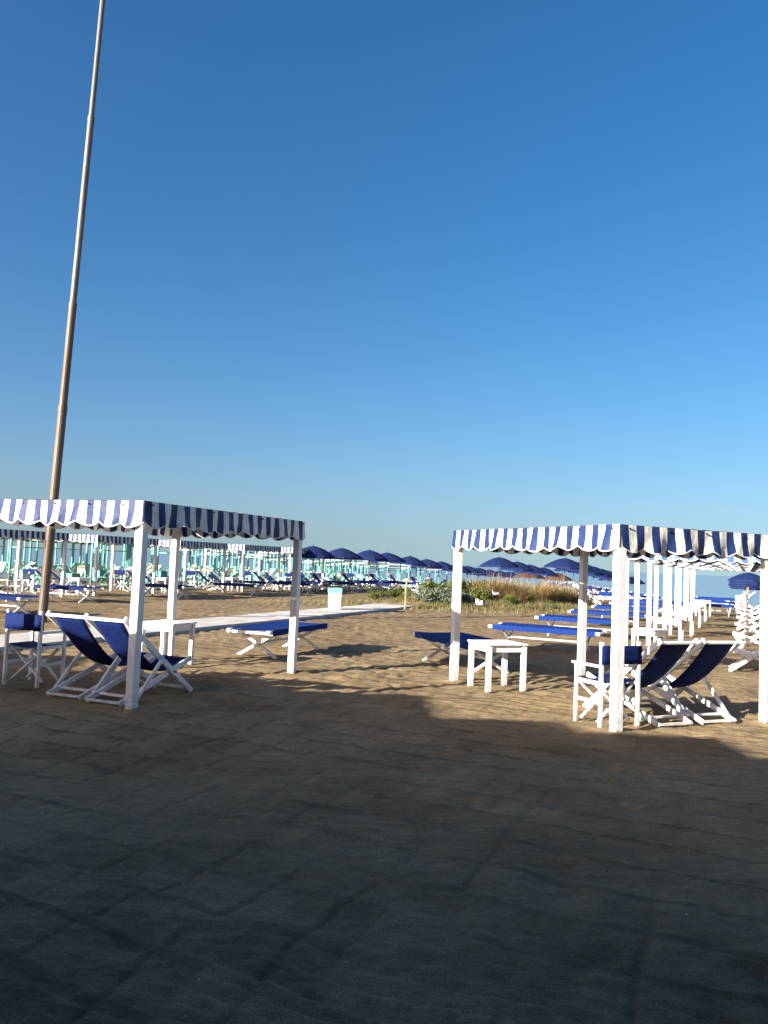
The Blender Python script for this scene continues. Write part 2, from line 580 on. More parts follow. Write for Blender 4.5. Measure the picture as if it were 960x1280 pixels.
def ripples(x, y):
    a = 0.389 * x + 0.921 * y
    b = 0.921 * x - 0.389 * y
    wa = a + 0.35 * vnoise(x * 0.35, y * 0.35, 1) + 0.12 * vnoise(x * 1.3, y * 1.3, 2) + 0.05 * b
    wb = b + 0.45 * vnoise(x * 0.30, y * 0.30, 3) + 0.12 * vnoise(x * 1.1, y * 1.1, 4)
    # drag-rake ridges across the beach: steep on one side, broken and of uneven spacing
    f = (wa / 0.40 + 0.35 * vnoise(wa * 0.9, wb * 0.15, 21)) % 1.0
    ridge = np.where(f < 0.80, f / 0.80, (1 - f) / 0.20)
    amp = np.clip(0.75 + 1.5 * vnoise(x * 0.8, y * 0.8, 5), 0, 1.3)
    h = 0.028 * (ridge - 0.5) * amp
    f2 = (wa / 0.117 + 4 * vnoise(wb * 0.7, wa * 1.1, 15)) % 1.0
    h += 0.009 * (np.where(f2 < 0.8, f2 / 0.8, (1 - f2) / 0.2) - 0.5) * np.clip(0.6 + 1.5 * vnoise(x * 1.2, y * 1.2, 16), 0, 1.2)
    # narrow tyre and rake lines running down to the sea
    g = np.abs((wb / 0.43 + 0.3 * vnoise(wb * 0.8, wa * 0.1, 22)) % 1.0 - 0.5) * 2
    gm = np.clip(vnoise(x * 0.30, y * 0.30, 6) * 2.2 + 0.8, 0.35, 1)
    gm = gm * np.clip(vnoise(wb * 2.3, wa * 1.2, 36) * 2 + 0.9, 0.25, 1)
    line = np.clip((g - 0.84) / 0.16, 0, 1)
    h += -0.009 * line * gm
    h += 0.014 * vnoise(x * 0.55, y * 0.55, 7) + 0.009 * vnoise(x * 1.7, y * 1.7, 8)
    h += 0.010 * vnoise(wb * 2.0, wa * 6.0, 9) + 0.010 * vnoise(x * 5.7, y * 5.7, 19) + 0.012 * vnoise(x * 9.7, y * 9.7, 10)
    h += 0.009 * vnoise(x * 19, y * 19, 11) + 0.005 * vnoise(x * 37, y * 37, 14)
    # trodden patches
    foot = vnoise(x * 3.0, y * 2.6, 12)
    patch = np.clip(vnoise(x * 0.28, y * 0.28, 13) * 3 + 0.35, 0, 1)
    h += -0.035 * np.clip(foot - 0.2, 0, 1) / 0.3 * patch
    for fx, fy, fa, fs in PRINTS:
        near = (np.abs(x - fx) < 0.4) & (np.abs(y - fy) < 0.4)
        if near.any():
            dx, dy = x[near] - fx, y[near] - fy
            ca, sa = math.cos(fa), math.sin(fa)
            e = ((dx * ca + dy * sa) / 0.13) ** 2 + ((-dx * sa + dy * ca) / 0.06) ** 2
            h[near] += 0.62 * fs * (-0.030 * np.exp(-e * 1.4) + 0.012 * np.exp(-(np.sqrt(e) - 1.5) ** 2 * 3))
    for fx, fy in POST_FEET:
        near = (np.abs(x - fx) < 0.5) & (np.abs(y - fy) < 0.5)
        if near.any():
            h[near] += 0.025 * np.exp(-((x[near] - fx) ** 2 + (y[near] - fy) ** 2) / 0.03)
    shade_tone = line * gm * 0.45  # track grooves: painted shade, partly damper sand
    shade_tone = np.maximum(shade_tone, np.clip((f - 0.70) / 0.10, 0, 1) * np.clip((1.0 - f) / 0.06, 0, 1) * np.clip(amp, 0, 1) * 0.80)  # steep ridge sides: shade painted into the sand colour
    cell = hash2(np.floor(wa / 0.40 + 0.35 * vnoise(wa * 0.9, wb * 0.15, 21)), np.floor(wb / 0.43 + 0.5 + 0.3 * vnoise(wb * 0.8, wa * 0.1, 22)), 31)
    shade_tone = np.clip(shade_tone + 0.16 + 0.50 * (cell - 0.4) * np.clip(gm + 0.2, 0, 1) + 0.55 * vnoise(x * 0.9, y * 0.9, 32) + 0.35 * vnoise(x * 3.1, y * 3.1, 33), 0, 1)  # random patchy tone on top
    return h, shade_tone


def make_ground():
    fine = np.radians(np.arange(-38, 38.01, 0.19))
    coarse = np.radians(np.arange(44, 316.1, 4.0))
    ang = np.concatenate([fine, coarse])
    nf = len(fine)
    r = [0.6]
    while r[-1] < 1.9:
        r.append(r[-1] * 1.02)
    while r[-1] < 15:
        r.append(r[-1] * 1.0034)
    while r[-1] < 45:
        r.append(r[-1] * 1.0075)
    while r[-1] < 900:
        r.append(r[-1] * 1.05)
    r = np.array(r)
    A, RR = np.meshgrid(ang, r, indexing='ij')
    X, Y = RR * np.sin(A), RR * np.cos(A)
    Z = ground_z(X, Y)
    fade = np.clip((70 - RR) / 30, 0, 1)
    fade[nf:, :] = 0
    h, shade_tone = ripples(X, Y)
    Z = Z + h * fade
    shade_tone = shade_tone * np.clip((55 - RR) / 30, 0, 1)
    na, nr = X.shape
    V = np.stack([X, Y, Z], -1).reshape(-1, 3)
    I, J = np.meshgrid(np.arange(na), np.arange(nr - 1), indexing='ij')
    I2 = (I + 1) % na
    F = np.stack([I * nr + J, I * nr + J + 1, I2 * nr + J + 1, I2 * nr + J], -1).reshape(-1, 4)
    V = np.vstack([V, [[0, 0, 0]]])
    tris = [((k + 1) % na * nr, len(V) - 1, k * nr) for k in range(na)]
    me = bpy.data.meshes.new('sand')
    me.from_pydata(V.tolist(), [], F.tolist() + tris)
    me.polygons.foreach_set('use_smooth', [True] * len(me.polygons))
    at = me.attributes.new('shade_tone', 'FLOAT', 'POINT')
    at.data.foreach_set('value', np.append(shade_tone.reshape(-1), 0).astype(np.float32))
    me.update()
    m = bpy.data.materials.new('beach_sand')
    m.use_nodes = True
    nt = m.node_tree
    b = nt.nodes['Principled BSDF']
    b.inputs['Roughness'].default_value = 0.95
    b.inputs['Specular IOR Level'].default_value = 0.1
    tc = nt.nodes.new('ShaderNodeTexCoord')

    def noise(scale, detail, rough=0.6):
        n = nt.nodes.new('ShaderNodeTexNoise')
        n.inputs['Scale'].default_value = scale
        n.inputs['Detail'].default_value = detail
        n.inputs['Roughness'].default_value = rough
        nt.links.new(tc.outputs['Object'], n.inputs['Vector'])
        return n.outputs['Fac']

    def ramp(src, p0, c0, p1, c1):
        rp = nt.nodes.new('ShaderNodeValToRGB')
        rp.color_ramp.elements[0].position = p0
        rp.color_ramp.elements[0].color = (*c0, 1)
        rp.color_ramp.elements[1].position = p1
        rp.color_ramp.elements[1].color = (*c1, 1)
        nt.links.new(src, rp.inputs[0])
        return rp.outputs[0]
    big = ramp(noise(0.5, 5), 0.35, (0.246, 0.184, 0.108), 0.65, (0.322, 0.246, 0.148))
    mid = ramp(noise(5, 6, 0.7), 0.3, (0.80, 0.80, 0.80), 0.7, (1.12, 1.1, 1.06))
    grain = ramp(noise(160, 2), 0.3, (0.62, 0.61, 0.59), 0.7, (1.22, 1.22, 1.22))

    def mulc(a, b_):
        x = nt.nodes.new('ShaderNodeMix')
        x.data_type = 'RGBA'
        x.blend_type = 'MULTIPLY'
        x.inputs['Factor'].default_value = 1
        nt.links.new(a, x.inputs['A'])
        nt.links.new(b_, x.inputs['B'])
        return x.outputs['Result']
    mp = nt.nodes.new('ShaderNodeMapping')
    mp.inputs['Rotation'].default_value = (0, 0, R_(22.9))
    mp.inputs['Scale'].default_value = (1.6, 11, 1)
    nt.links.new(tc.outputs['Object'], mp.inputs['Vector'])
    stn = nt.nodes.new('ShaderNodeTexNoise')
    stn.inputs['Scale'].default_value = 1.6
    stn.inputs['Detail'].default_value = 7
    stn.inputs['Roughness'].default_value = 0.68
    nt.links.new(mp.outputs[0], stn.inputs['Vector'])
    streak = ramp(stn.outputs['Fac'], 0.30, (0.78, 0.77, 0.76), 0.70, (1.16, 1.16, 1.15))
    big = mulc(big, streak)
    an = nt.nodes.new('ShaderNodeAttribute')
    an.attribute_name = 'shade_tone'
    fleck = ramp(noise(75, 1), 0.66, (1, 1, 1), 0.74, (1.55, 1.55, 1.5))
    shade_tint = ramp(an.outputs['Fac'], 0.0, (1.06, 1.06, 1.06), 0.9, (0.58, 0.56, 0.54))  # painted groove shade and patchy tone darken the sand colour
    nt.links.new(mulc(mulc(mulc(mulc(big, mid), grain), fleck), shade_tint), b.inputs['Base Color'])
    bp = nt.nodes.new('ShaderNodeBump')
    bp.inputs['Strength'].default_value = 0.9
    bp.inputs['Distance'].default_value = 0.012
    nt.links.new(noise(28, 6, 0.75), bp.inputs['Height'])
    bp2 = nt.nodes.new('ShaderNodeBump')
    bp2.inputs['Strength'].default_value = 0.8
    bp2.inputs['Distance'].default_value = 0.02
    nt.links.new(stn.outputs['Fac'], bp2.inputs['Height'])
    nt.links.new(bp2.outputs[0], bp.inputs['Normal'])
    nt.links.new(bp.outputs[0], b.inputs['Normal'])
    me.materials.append(m)
    o = bpy.data.objects.new('sand', me)
    COL.objects.link(o)
    tag(o, 'raked sandy beach, its near half in deep shade', 'beach', kind='structure')


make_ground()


def make_sea():
    b = MB()
    S = 45000
    a0 = WX * 70
    b.quad([a0 - PX * S, a0 + PX * S, a0 + PX * S + WX * S, a0 - PX * S + WX * S])
    m = bpy.data.materials.new('sea_water')
    m.use_nodes = True
    nt = m.node_tree
    p = nt.nodes['Principled BSDF']
    p.inputs['Base Color'].default_value = (0.17, 0.24, 0.29, 1)
    p.inputs['Roughness'].default_value = 0.22
    p.inputs['IOR'].default_value = 1.33
    tc = nt.nodes.new('ShaderNodeTexCoord')
    mp = nt.nodes.new('ShaderNodeMapping')
    mp.inputs['Rotation'].default_value = (0, 0, R_(-22.9))
    mp.inputs['Scale'].default_value = (0.12, 0.5, 1)
    nt.links.new(tc.outputs['Object'], mp.inputs['Vector'])
    n = nt.nodes.new('ShaderNodeTexNoise')
    n.inputs['Scale'].default_value = 0.8
    n.inputs['Detail'].default_value = 6
    nt.links.new(mp.outputs[0], n.inputs['Vector'])
    bp = nt.nodes.new('ShaderNodeBump')
    bp.inputs['Strength'].default_value = 0.05
    bp.inputs['Distance'].default_value = 0.1
    nt.links.new(n.outputs['Fac'], bp.inputs['Height'])
    nt.links.new(bp.outputs[0], p.inputs['Normal'])
    o = b.build('sea', m)
    o.location.z = -1.27
    tag(o, 'calm pale blue sea reaching to the horizon', 'sea', kind='structure')


make_sea()


def make_walk():
    b = MB()
    n0 = Vector((-3.97, 17.13, 0))
    for k in range(-9, 12):
        a = n0 + WX * (k * 1.5 + 0.006)
        e = n0 + WX * ((k + 1) * 1.5 - 0.006)
        w = PX * -1.48
        z = 0.085 + random.uniform(-0.006, 0.006)
        c = (a + e + w) / 2
        t = (e - a).length
        p0, p1 = a + w / 2, e + w / 2
        p0.z = p1.z = z - 0.06
        b.beam(p0, p1, 1.48, 0.12)
    o = b.build('walkway', M['walk'], bevel=0.006)
    tag(o, 'pale concrete slab walkway crossing the sand towards the sea', 'path', kind='structure')


make_walk()


# ------------------------------------------------------------------ beach house behind the viewer (casts the stepped shadow)
def make_house():
    root = empty('beach_house', (0, 0, 0))
    tag(root, 'long low beach house behind the viewer that throws the stepped shadow over the sand', 'building')
    H = 4.0

    def block(x0, x1, yf):
        yc = yf - 4.0
        xc = (x0 + x1) / 2
        MB().box((xc, yc - 0.12, (H - 0.6) / 2), x1 - x0 - 0.004, 7.7, H - 0.2 + 0.4).build('wall', M['wallp'], root)
        MB().box((xc, yc, H - 0.11), x1 - x0 - 0.004, 8.0, 0.22).build('roof', M['roofp'], root)
        n = max(1, int((x1 - x0) / 3.5))
        for k in range(n):
            px = x0 + (k + 0.5) * (x1 - x0) / n
            y = yf - 0.27
            if k % 2 == 0 and x1 - x0 > 2:
                MB().box((px, y, 1.05), 0.9, 0.06, 2.1).build('door', M['doorp'], root)
            else:
                f = MB().box((px, y, 1.6), min(1.2, (x1 - x0) * 0.6), 0.07, 1.1).build('window_frame', M['white'], root)
                MB().box((px, y, 1.6), min(1.0, (x1 - x0) * 0.45), 0.09, 0.94).build('pane', M['glass'], f)
    dx, dy = 11.30, 8.48                          # reach of a 4 m roof edge's shadow
    for a, e, y in ((-30, -4.3, 12.5), (-4.3, -1.5, 11.1), (-1.5, 0.65, 10.15), (0.65, 2.1, 8.80), (2.1, 3.5, 8.30),
                    (3.5, 34, 7.47)):
        block(a - dx, e - dx, y - dy - 0.12)
        # unseen porch roof in front of the wall, added to darken the near sand
        yp, yw = y - 6.26, y - dy - 0.116
        xa, xe = a - 8.34, e - 8.34
        MB().box(((xa + xe) / 2, (yp + yw) / 2, 2.89), xe - xa - 0.004, yp - yw, 0.12).build('added_shade_roof', M['wallp'], root)


make_house()


# ------------------------------------------------------------------ striped cabanas
def valance(b, p0, p1, out, z0, period, depth=0.285, phase=0.0, seed=0):
    """hanging cloth strip from p0 to p1 (local), pushed out along 'out', with scalloped hem"""
    p0, p1, out = Vector(p0), Vector(p1), Vector(out)
    L = (p1 - p0).length
    rnd = random.Random(seed)
    ph = [rnd.uniform(0, 6.28) for _ in range(4)]
    lobe = period * 1.5
    nl = max(1, round(L / lobe))
    n = max(24, int(L / 0.022))

    def hem(s):
        q = ((s + 0.03 * math.sin(s * 1.7 + ph[2]) * math.sin(math.pi * s / L)) / L * nl) % 1.0
        return depth + 0.008 * math.sin(s * 5.3 + ph[3]) - 0.055 + 0.055 * math.sin(math.pi * q) ** 0.8 + 0.006 * math.sin(s * 3.1 + ph[0])

    def fn(u, v):
        s = u * L
        d = hem(s) * v
        o = 0.006 + (0.012 * math.sin(s / period * 2 * math.pi * 0.5 + ph[1]) * (0.4 + v)
                     + 0.008 * math.sin(s * 23 + ph[2] + 3 * v)
                     + 0.010 * math.sin(s * 9 + ph[3])) * (0.25 + v) + 0.02 * v
        sh = 0.006 * math.sin(v * 3.0 + s * 7 + ph[2])
        p = p0.lerp(p1, min(1, max(0, u + sh * v * (u > 0.01) * (u < 0.99) / L))) + out * o
        return (p.x, p.y, z0 - d - 0.010 * (1 - v) * math.sin(math.pi * u) * (0.6 + 0.4 * math.sin(s * 6 + ph[1])))

    def uvf(u, v):
        s = u * L
        return (s / period + phase + 0.035 * math.sin(v * 4.5 + ph[1] + 0.8 * math.sin(s * 2)) * v, hem(s) * (1 - v))
    b.grid(fn, n, 7, uvf)


def cabana_kit(name, w, d, H, pw, pd, post=0.10, ov=0.06, mstripe='stripe', seed=0, phf=0.5, grommets=False, back=(0, 0)):
    """local frame: near right corner post at the origin, the front runs to -x (w), the depth to +y (d)"""
    parts = []
    bx, by = -w + back[0], d + back[1]
    for x, y in ((0, 0), (-w, 0), (0, d), (bx, by)):
        b = MB().beam((x, y, -0.3), (x, y, H - 0.06), post, post, up=(0, 1, 0))
        parts.append(('post', b, M['white'], dict(bevel=0.006)))
    hb = H - 0.09
    for p0, p1 in (((-w, 0), (0, 0)), ((bx, by), (0, d)), ((0, 0), (0, d)), ((-w, 0), (bx, by))):
        p0, p1 = Vector((*p0, hb)), Vector((*p1, hb))
        g = (p1 - p0).normalized() * (post / 2)
        parts.append(('roof_beam', MB().beam(p0 + g, p1 - g, 0.04, 0.07), M['white'], dict(bevel=0.004)))
    A, B, C, D = (-w - ov, -ov, 0), (ov, -ov, 0), (ov, d + ov, 0), (bx - ov, by + ov, 0)
    roof = MB()

    def rf(u, v):
        sag = 0.05 * math.sin(math.pi * u) * math.sin(math.pi * v) + 0.012 * math.sin(v * 31) * math.sin(math.pi * u)
        q = Vector(A).lerp(Vector(B), u).lerp(Vector(D).lerp(Vector(C), u), v)
        return (q.x, q.y, H - sag)
    roof.grid(rf, 10, 24, lambda u, v: ((d + 2 * ov) * v / pd, 1.0))
    sub = []
    for (a, e, out, per, sd) in ((A, B, (0, -1, 0), pw, 1), (B, C, (1, 0, 0), pd, 2),
                                 (C, D, (0, 1, 0), pw, 3), (D, A, (-1, 0, 0), pd, 4)):
        b = MB()
        valance(b, a, e, out, H, per, seed=seed * 10 + sd, phase=phf)
        sub.append(('valance', b, M[mstripe], dict(smooth=True)))
        L = (Vector(e) - Vector(a)).length
        k = 0.12
        while k < L and grommets:
            st = MB()
            q = Vector(a).lerp(Vector(e), k / L) + Vector(out) * 0.012
            st.tube((q.x, q.y, H - 0.04), (q.x + out[0] * 0.016, q.y + out[1] * 0.016, H - 0.04), 0.010, n=8)
            k += per * 2.5
            sub.append(('grommet', st, M['bolt'], {}))
    parts.append(('roof_canvas', roof, M[mstripe], dict(smooth=True, sub=sub)))
    return Kit(name, parts)


# left front cabana: near right corner at (-2.55, 8.46)
KL = cabana_kit('beach_cabana', 2.15, 3.40, 2.19, 0.188, 0.222, seed=1, grommets=True)
KL.make(-2.55, 8.46, RZ_W, 'large striped cabana at the left, its front post half in the house shadow', 'cabana')
# right front cabana, turned: corner (2.47, 8.33) is its near LEFT of the short side
KR = cabana_kit('beach_cabana', 3.42, 2.13, 2.14, 0.222, 0.212, seed=2, grommets=True, back=(-0.21, 0.25))
V1 = Vector((0.915, 0.405, 0)).normalized()
# local -x must run along U1 and +y along V1
KR.make(2.47, 8.33, face(V1), 'large striped cabana at the right with a white side table at its far left post', 'cabana')

ORD = ['first', 'second', 'third', 'fourth', 'fifth', 'sixth', 'seventh', 'eighth', 'ninth', 'tenth', 'eleventh', 'twelfth',
       'thirteenth', 'fourteenth', 'fifteenth']

# receding row behind the right front cabana
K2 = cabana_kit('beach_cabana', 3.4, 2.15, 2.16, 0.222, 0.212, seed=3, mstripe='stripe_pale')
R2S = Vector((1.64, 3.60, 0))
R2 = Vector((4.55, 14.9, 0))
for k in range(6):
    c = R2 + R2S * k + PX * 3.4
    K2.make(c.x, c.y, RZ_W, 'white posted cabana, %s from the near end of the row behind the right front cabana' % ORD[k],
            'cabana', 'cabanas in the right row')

# row across the walkway at the left
K3 = cabana_kit('beach_cabana', 2.15, 3.30, 2.2, 0.21, 0.222, seed=4)
L2 = Vector((-10.43, 29.3, 0))
L2S = Vector((1.95, 4.3, 0))
for k in range(-1, 4):
    c = L2 + L2S * k
    K3.make(c.x, c.y, RZ_W, 'striped cabana, %s from the left in the row beyond the walkway' % ORD[k + 1], 'cabana',
            'striped cabanas beyond the walkway')


# ------------------------------------------------------------------ furniture kits
def director_kit(cloth='navy', wood='white'):
    parts = []
    hw = 0.255
    W = M[wood]
    s = 0.034
    for sx in (-hw, hw):
        parts.append(('leg', MB().beam((sx, 0, 0), (sx, 0, 0.90), s, s + 0.008, up=(0, 1, 0)), W, dict(bevel=0.004)))
        parts.append(('leg', MB().beam((sx, 0.40, 0), (sx, 0.40, 0.625), s, s, up=(0, 1, 0)), W, dict(bevel=0.004)))
        parts.append(('armrest', MB().beam((sx, 0.021, 0.64), (sx, 0.46, 0.64), 0.055, 0.026), W, dict(bevel=0.005)))
        b = MB()
        b.beam((sx, 0.02, 0.46), (sx, 0.383, 0.46), 0.030, 0.04)
        b.beam((sx, 0.02, 0.26), (sx, 0.383, 0.26), 0.026, 0.036)
        parts.append(('side_rail', b, W, dict(bevel=0.004)))
    for y in (0.075, 0.335):
        b = MB()
        b.beam((-hw + 0.02, y, 0.05), (hw - 0.02, y, 0.43), 0.022, 0.034, up=(0, 1, 0))
        b.beam((hw - 0.02, y + 0.026, 0.05), (-hw + 0.02, y + 0.026, 0.43), 0.022, 0.034, up=(0, 1, 0))
        parts.append(('cross_brace', b, W, dict(bevel=0.003)))
    seat = MB().grid(lambda u, v: (-hw + 0.01 + (2 * hw - 0.02) * u, 0.03 + 0.37 * v,
                                   0.485 - 0.03 * math.sin(math.pi * u)), 8, 4)
    parts.append(('seat', seat, M[cloth], dict(smooth=True, solid=0.008)))
    back = MB()
    for dy in (-0.026, 0.026):
        back.grid(lambda u, v: (-hw - 0.022 + (2 * hw + 0.044) * u, dy * (1 if u in (0, 1) else 0.55)
                                - 0.02 * math.sin(math.pi * u), 0.665 + 0.195 * v), 8, 3)
    parts.append(('backrest', back, M[cloth], dict(smooth=True, solid=0.004)))
    return Kit('director_chair', parts)


def deck_kit(cloth='navy', wood='white'):
    """sling deckchair, facing +y, origin at the rear base"""
    parts = []
    W = M[wood]
    xo, xi, xp = 0.265, 0.225, 0.30
    b = MB()
    for sx in (-xo, xo):
        parts.append(('back_rail', MB().beam((sx, -0.20, 0.93), (sx, 1.05, 0.01), 0.032, 0.066), W, dict(bevel=0.005)))
        s2 = xi if sx > 0 else -xi
        parts.append(('seat_rail', MB().beam((s2, -0.16, 0.02), (s2, 1.06, 0.40), 0.030, 0.060), W, dict(bevel=0.005)))
        s3 = xp if sx > 0 else -xp
        parts.append(('prop', MB().beam((s3, 0.45, 0.475), (s3, 0.02, 0.05), 0.026, 0.045), W, dict(bevel=0.004)))
    parts.append(('crossbar', MB().tube((-0.285, -0.185, 0.905), (0.285, -0.185, 0.905), 0.020, n=8), W, {}))
    parts.append(('crossbar', MB().tube((-0.245, 1.03, 0.385), (0.245, 1.03, 0.385), 0.020, n=8), W, {}))
    parts.append(('crossbar', MB().beam((-0.31, 0.03, 0.072), (0.31, 0.03, 0.072), 0.045, 0.024), W, dict(bevel=0.003)))
    parts.append(('crossbar', MB().beam((-0.24, -0.15, 0.030), (0.24, -0.15, 0.030), 0.045, 0.024), W, dict(bevel=0.003)))
    parts.append(('crossbar', MB().beam((-0.28, 0.98, 0.06), (0.28, 0.98, 0.06), 0.024, 0.034), W, dict(bevel=0.003)))
    for sx in (-1, 1):
        for y, z in ((0.681, 0.282), (0.445, 0.465)):
            parts.append(('pivot_bolt', MB().tube((sx * 0.20, y, z), (sx * 0.318, y, z), 0.009, n=6), M['bolt'], {}))
    P = [Vector((0, -0.185, 0.925)), Vector((0, 0.30, 0.33)), Vector((0, 0.66, 0.14)), Vector((0, 1.03, 0.405))]

    def sl(u, v):
        t = v
        q = P[0] * (1 - t) ** 3 + P[1] * 3 * t * (1 - t) ** 2 + P[2] * 3 * t * t * (1 - t) + P[3] * t ** 3
        wd = 0.205 - 0.012 * math.sin(math.pi * t)
        c = 0.02 * (1 - (2 * u - 1) ** 2) * math.sin(math.pi * t)
        return ((2 * u - 1) * wd, q.y - c * 0.5, q.z - c)
    parts.append(('sling', MB().grid(sl, 6, 18), M[cloth], dict(smooth=True, solid=0.006)))
    return Kit('deckchair', parts)


def bed_kit(cloth='bedblue'):
    """camp bed, long axis along y, centred"""
    parts = []
    W = M['white']
    L, hw, z = 1.12, 0.37, 0.43
    for sx in (-1, 1):
        parts.append(('side_pole', MB().beam((sx * hw, -L, z), (sx * hw, L, z), 0.070, 0.066), W, dict(bevel=0.008)))
    for sy in (-1, 1):
        b = MB()
        b.beam((-hw + 0.031, sy * (L - 0.05), z - 0.012), (hw - 0.031, sy * (L - 0.05), z - 0.012), 0.045, 0.04)
        parts.append(('end_bar', b, W, dict(bevel=0.005)))
        y = sy * (L - 0.32)
        for q in (-1, 1):
            yy = y + q * 0.019
            parts.append(('leg', MB().beam((q * hw * 0.97, yy, 0.0), (-q * (hw - 0.035), yy, z - 0.03), 0.05, 0.034,
                                           up=(0, 1, 0)), W, dict(bevel=0.004)))
    st = MB()
    for sx in (-1, 1):
        st.beam((sx * 0.02, -(L - 0.35), 0.22), (sx * 0.02, L - 0.35, 0.22), 0.02, 0.03)
    parts.append(('stretcher', st, W, {}))

    def cl(u, v):
        x = (2 * u - 1) * (hw + 0.043)
        edge = abs(2 * u - 1)
        zz = z + 0.044 - (0.035 * (1 - (edge ** 2))) * (0.6 + 0.4 * math.sin(math.pi * v))
        return (x, (2 * v - 1) * (L - 0.09), zz)
    c = MB().grid(cl, 14, 14)
    for sx in (-1, 1):
        c.grid(lambda u, v: (sx * (hw + 0.043 - 0.004 * u), (2 * v - 1) * (L - 0.09),
                             z + 0.044 - (0.095 + 0.004 * math.sin(v * 21)) * u), 3, 14)
    parts.append(('cloth', c, M[cloth], dict(solid=0.005)))
    return Kit('camp_bed', parts)


def table_kit(wood='white', deep=0.085):
    parts = []
    H, hx, hy = 0.63, 0.31, 0.29
    parts.append(('tabletop', MB().box((0, 0, H - 0.012), 2 * hx, 2 * hy, 0.024),
                  M['tabletop'] if wood == 'white' else M[wood], dict(bevel=0.004)))
    for sx in (-1, 1):
        for sy in (-1, 1):
            parts.append(('leg', MB().box((sx * (hx - 0.045), sy * (hy - 0.045), (H - 0.028) / 2), 0.062, 0.062, H - 0.028),
                          M[wood], dict(bevel=0.004)))
    for sx in (-1, 1):
        parts.append(('apron', MB().box((sx * (hx - 0.045), 0, H - 0.028 - deep / 2), 0.022, 2 * hy - 0.156, deep),
                      M[wood], {}))
    for sy in (-1, 1):
        parts.append(('apron', MB().box((0, sy * (hy - 0.045), H - 0.028 - deep / 2), 2 * hx - 0.156, 0.022, deep),
                      M[wood], {}))
    return Kit('side_table', parts)


def parasol_kit(m='parasol', R=1.27, rim=1.82, peak=2.38, pole='alu'):
    parts = [('pole', MB().tube((0, 0, -0.2), (0, 0, peak - 0.03), 0.024, n=8), M[pole], {})]
    n, k = 8, 6
    b = MB()

    def pt(i, j):
        t = j / k
        a = 2 * math.pi * i / (n * 2)
        scal = 1.0 if i % 2 == 0 else 1 - 0.055 * t
        drop = (1 - (1 - t ** 1.15)) * (peak - rim)
        lift = 0.0 if i % 2 == 0 else 0.015 * t
        return (R * t * scal * math.cos(a), R * t * scal * math.sin(a), peak - drop + lift + 0.06 * math.sin(math.pi * t))
    for i in range(n * 2):
        for j in range(k):
            if j == 0:
                b.quad([pt(i, 0), pt(i, 1), pt(i + 1, 1)])
            else:
                b.quad([pt(i, j), pt(i, j + 1), pt(i + 1, j + 1), pt(i + 1, j)])
        p, q = pt(i, k), pt(i + 1, k)
        b.quad([p, (p[0] * 1.01, p[1] * 1.01, p[2] - 0.10), (q[0] * 1.01, q[1] * 1.01, q[2] - 0.10), q])
    parts.append(('canopy', b, M[m], {}))
    parts.append(('finial', MB().tube((0, 0, peak - 0.01), (0, 0, peak + 0.11), 0.022, 0.006, n=6), M[m], {}))
    r = MB()
    for i in range(n):
        a = 2 * math.pi * i / n
        r.tube((0.02 * math.cos(a), 0.02 * math.sin(a), rim + 0.12),
               (R * 0.5 * math.cos(a), R * 0.5 * math.sin(a), (rim + peak) / 2 + 0.02), 0.007, n=4)
    parts.append(('rib_struts', r, M[pole], {}))
    return Kit('beach_parasol', parts)


DIR = director_kit()
DECK = deck_kit()
BED = bed_kit()
BEDN = bed_kit('navy')
TAB = table_kit()
PAR = parasol_kit()

# ---- left front cabana
TAB.make(-3.15, 12.03, RZ_W, 'white side table at the far left post of the left front cabana', 'table')
DECK.make(-2.88, 8.87, RZ_W, 'navy sling deckchair in shade beside the front post of the left cabana', 'deckchair')
DECK.make(-3.41, 9.14, RZ_W + 0.02, 'navy sling deckchair in shade next to the director chair of the left cabana', 'deckchair')
DIR.make(-4.24, 9.64, RZ_W + 0.03, 'navy director chair in front of the tall flagpole', 'chair')
BED.make(-1.72, 14.12, RZ_W + 0.03, 'blue camp bed by the walkway behind the right post of the left cabana', 'bed')
# ---- right front cabana
TAB.make(1.62, 10.98, RZ_U - 0.02, 'white side table at the far left post of the right front cabana', 'table')
q = Vector((3.28, 8.94, 0))
DECK.make(q.x - 0.10, q.y - 0.02, RZ_U + 0.02, 'navy sling deckchair between the director chair and the rightmost deckchair',
          'deckchair')
DECK.make(3.78, 9.20, RZ_U - 0.03, 'navy sling deckchair, right one of the pair under the right front cabana', 'deckchair')
DIR.make(2.59, 8.63, RZ_U + 0.05, 'navy director chair behind the front post of the right cabana', 'chair')
BED.make(1.40, 13.15, RZ_U, 'blue camp bed with shaded end behind the table of the right front cabana', 'bed')

# ---- right row: beds at the left of the cabanas, tables at their near left posts, deckchairs inside
for k in range(6):
    c = Vector((3.40, 16.32, 0)) + R2S * k
    BED.make(c.x, c.y, RZ_P + random.uniform(-0.05, 0.05),
             'blue camp bed, %s from the near end of the row left of the white posts' % ORD[k], 'bed', 'beds along the right row')
    c = Vector((4.95, 14.74, 0)) + R2S * k
    TAB.make(c.x, c.y, RZ_W + random.uniform(-0.04, 0.04),
             'white side table, %s from the near end of the right row' % ORD[k], 'table',
             'side tables along the right row')
    c = Vector((6.75, 14.0, 0)) + R2S * k + PX * 0.45
    DECK.make(c.x, c.y, RZ_MP + random.uniform(-0.06, 0.06),
              'white framed navy deckchair standing sideways in the %s cabana of the right row' % ORD[k],
              'deckchair', 'deckchairs in the right row')
    if k > 2:
        c += WX * 1.2 + PX * 0.1
        DIR.make(c.x, c.y, RZ_MP, 'white director chair at the right inside the %s cabana of the right row' % ORD[k],
                 'chair', 'director chairs in the right row')
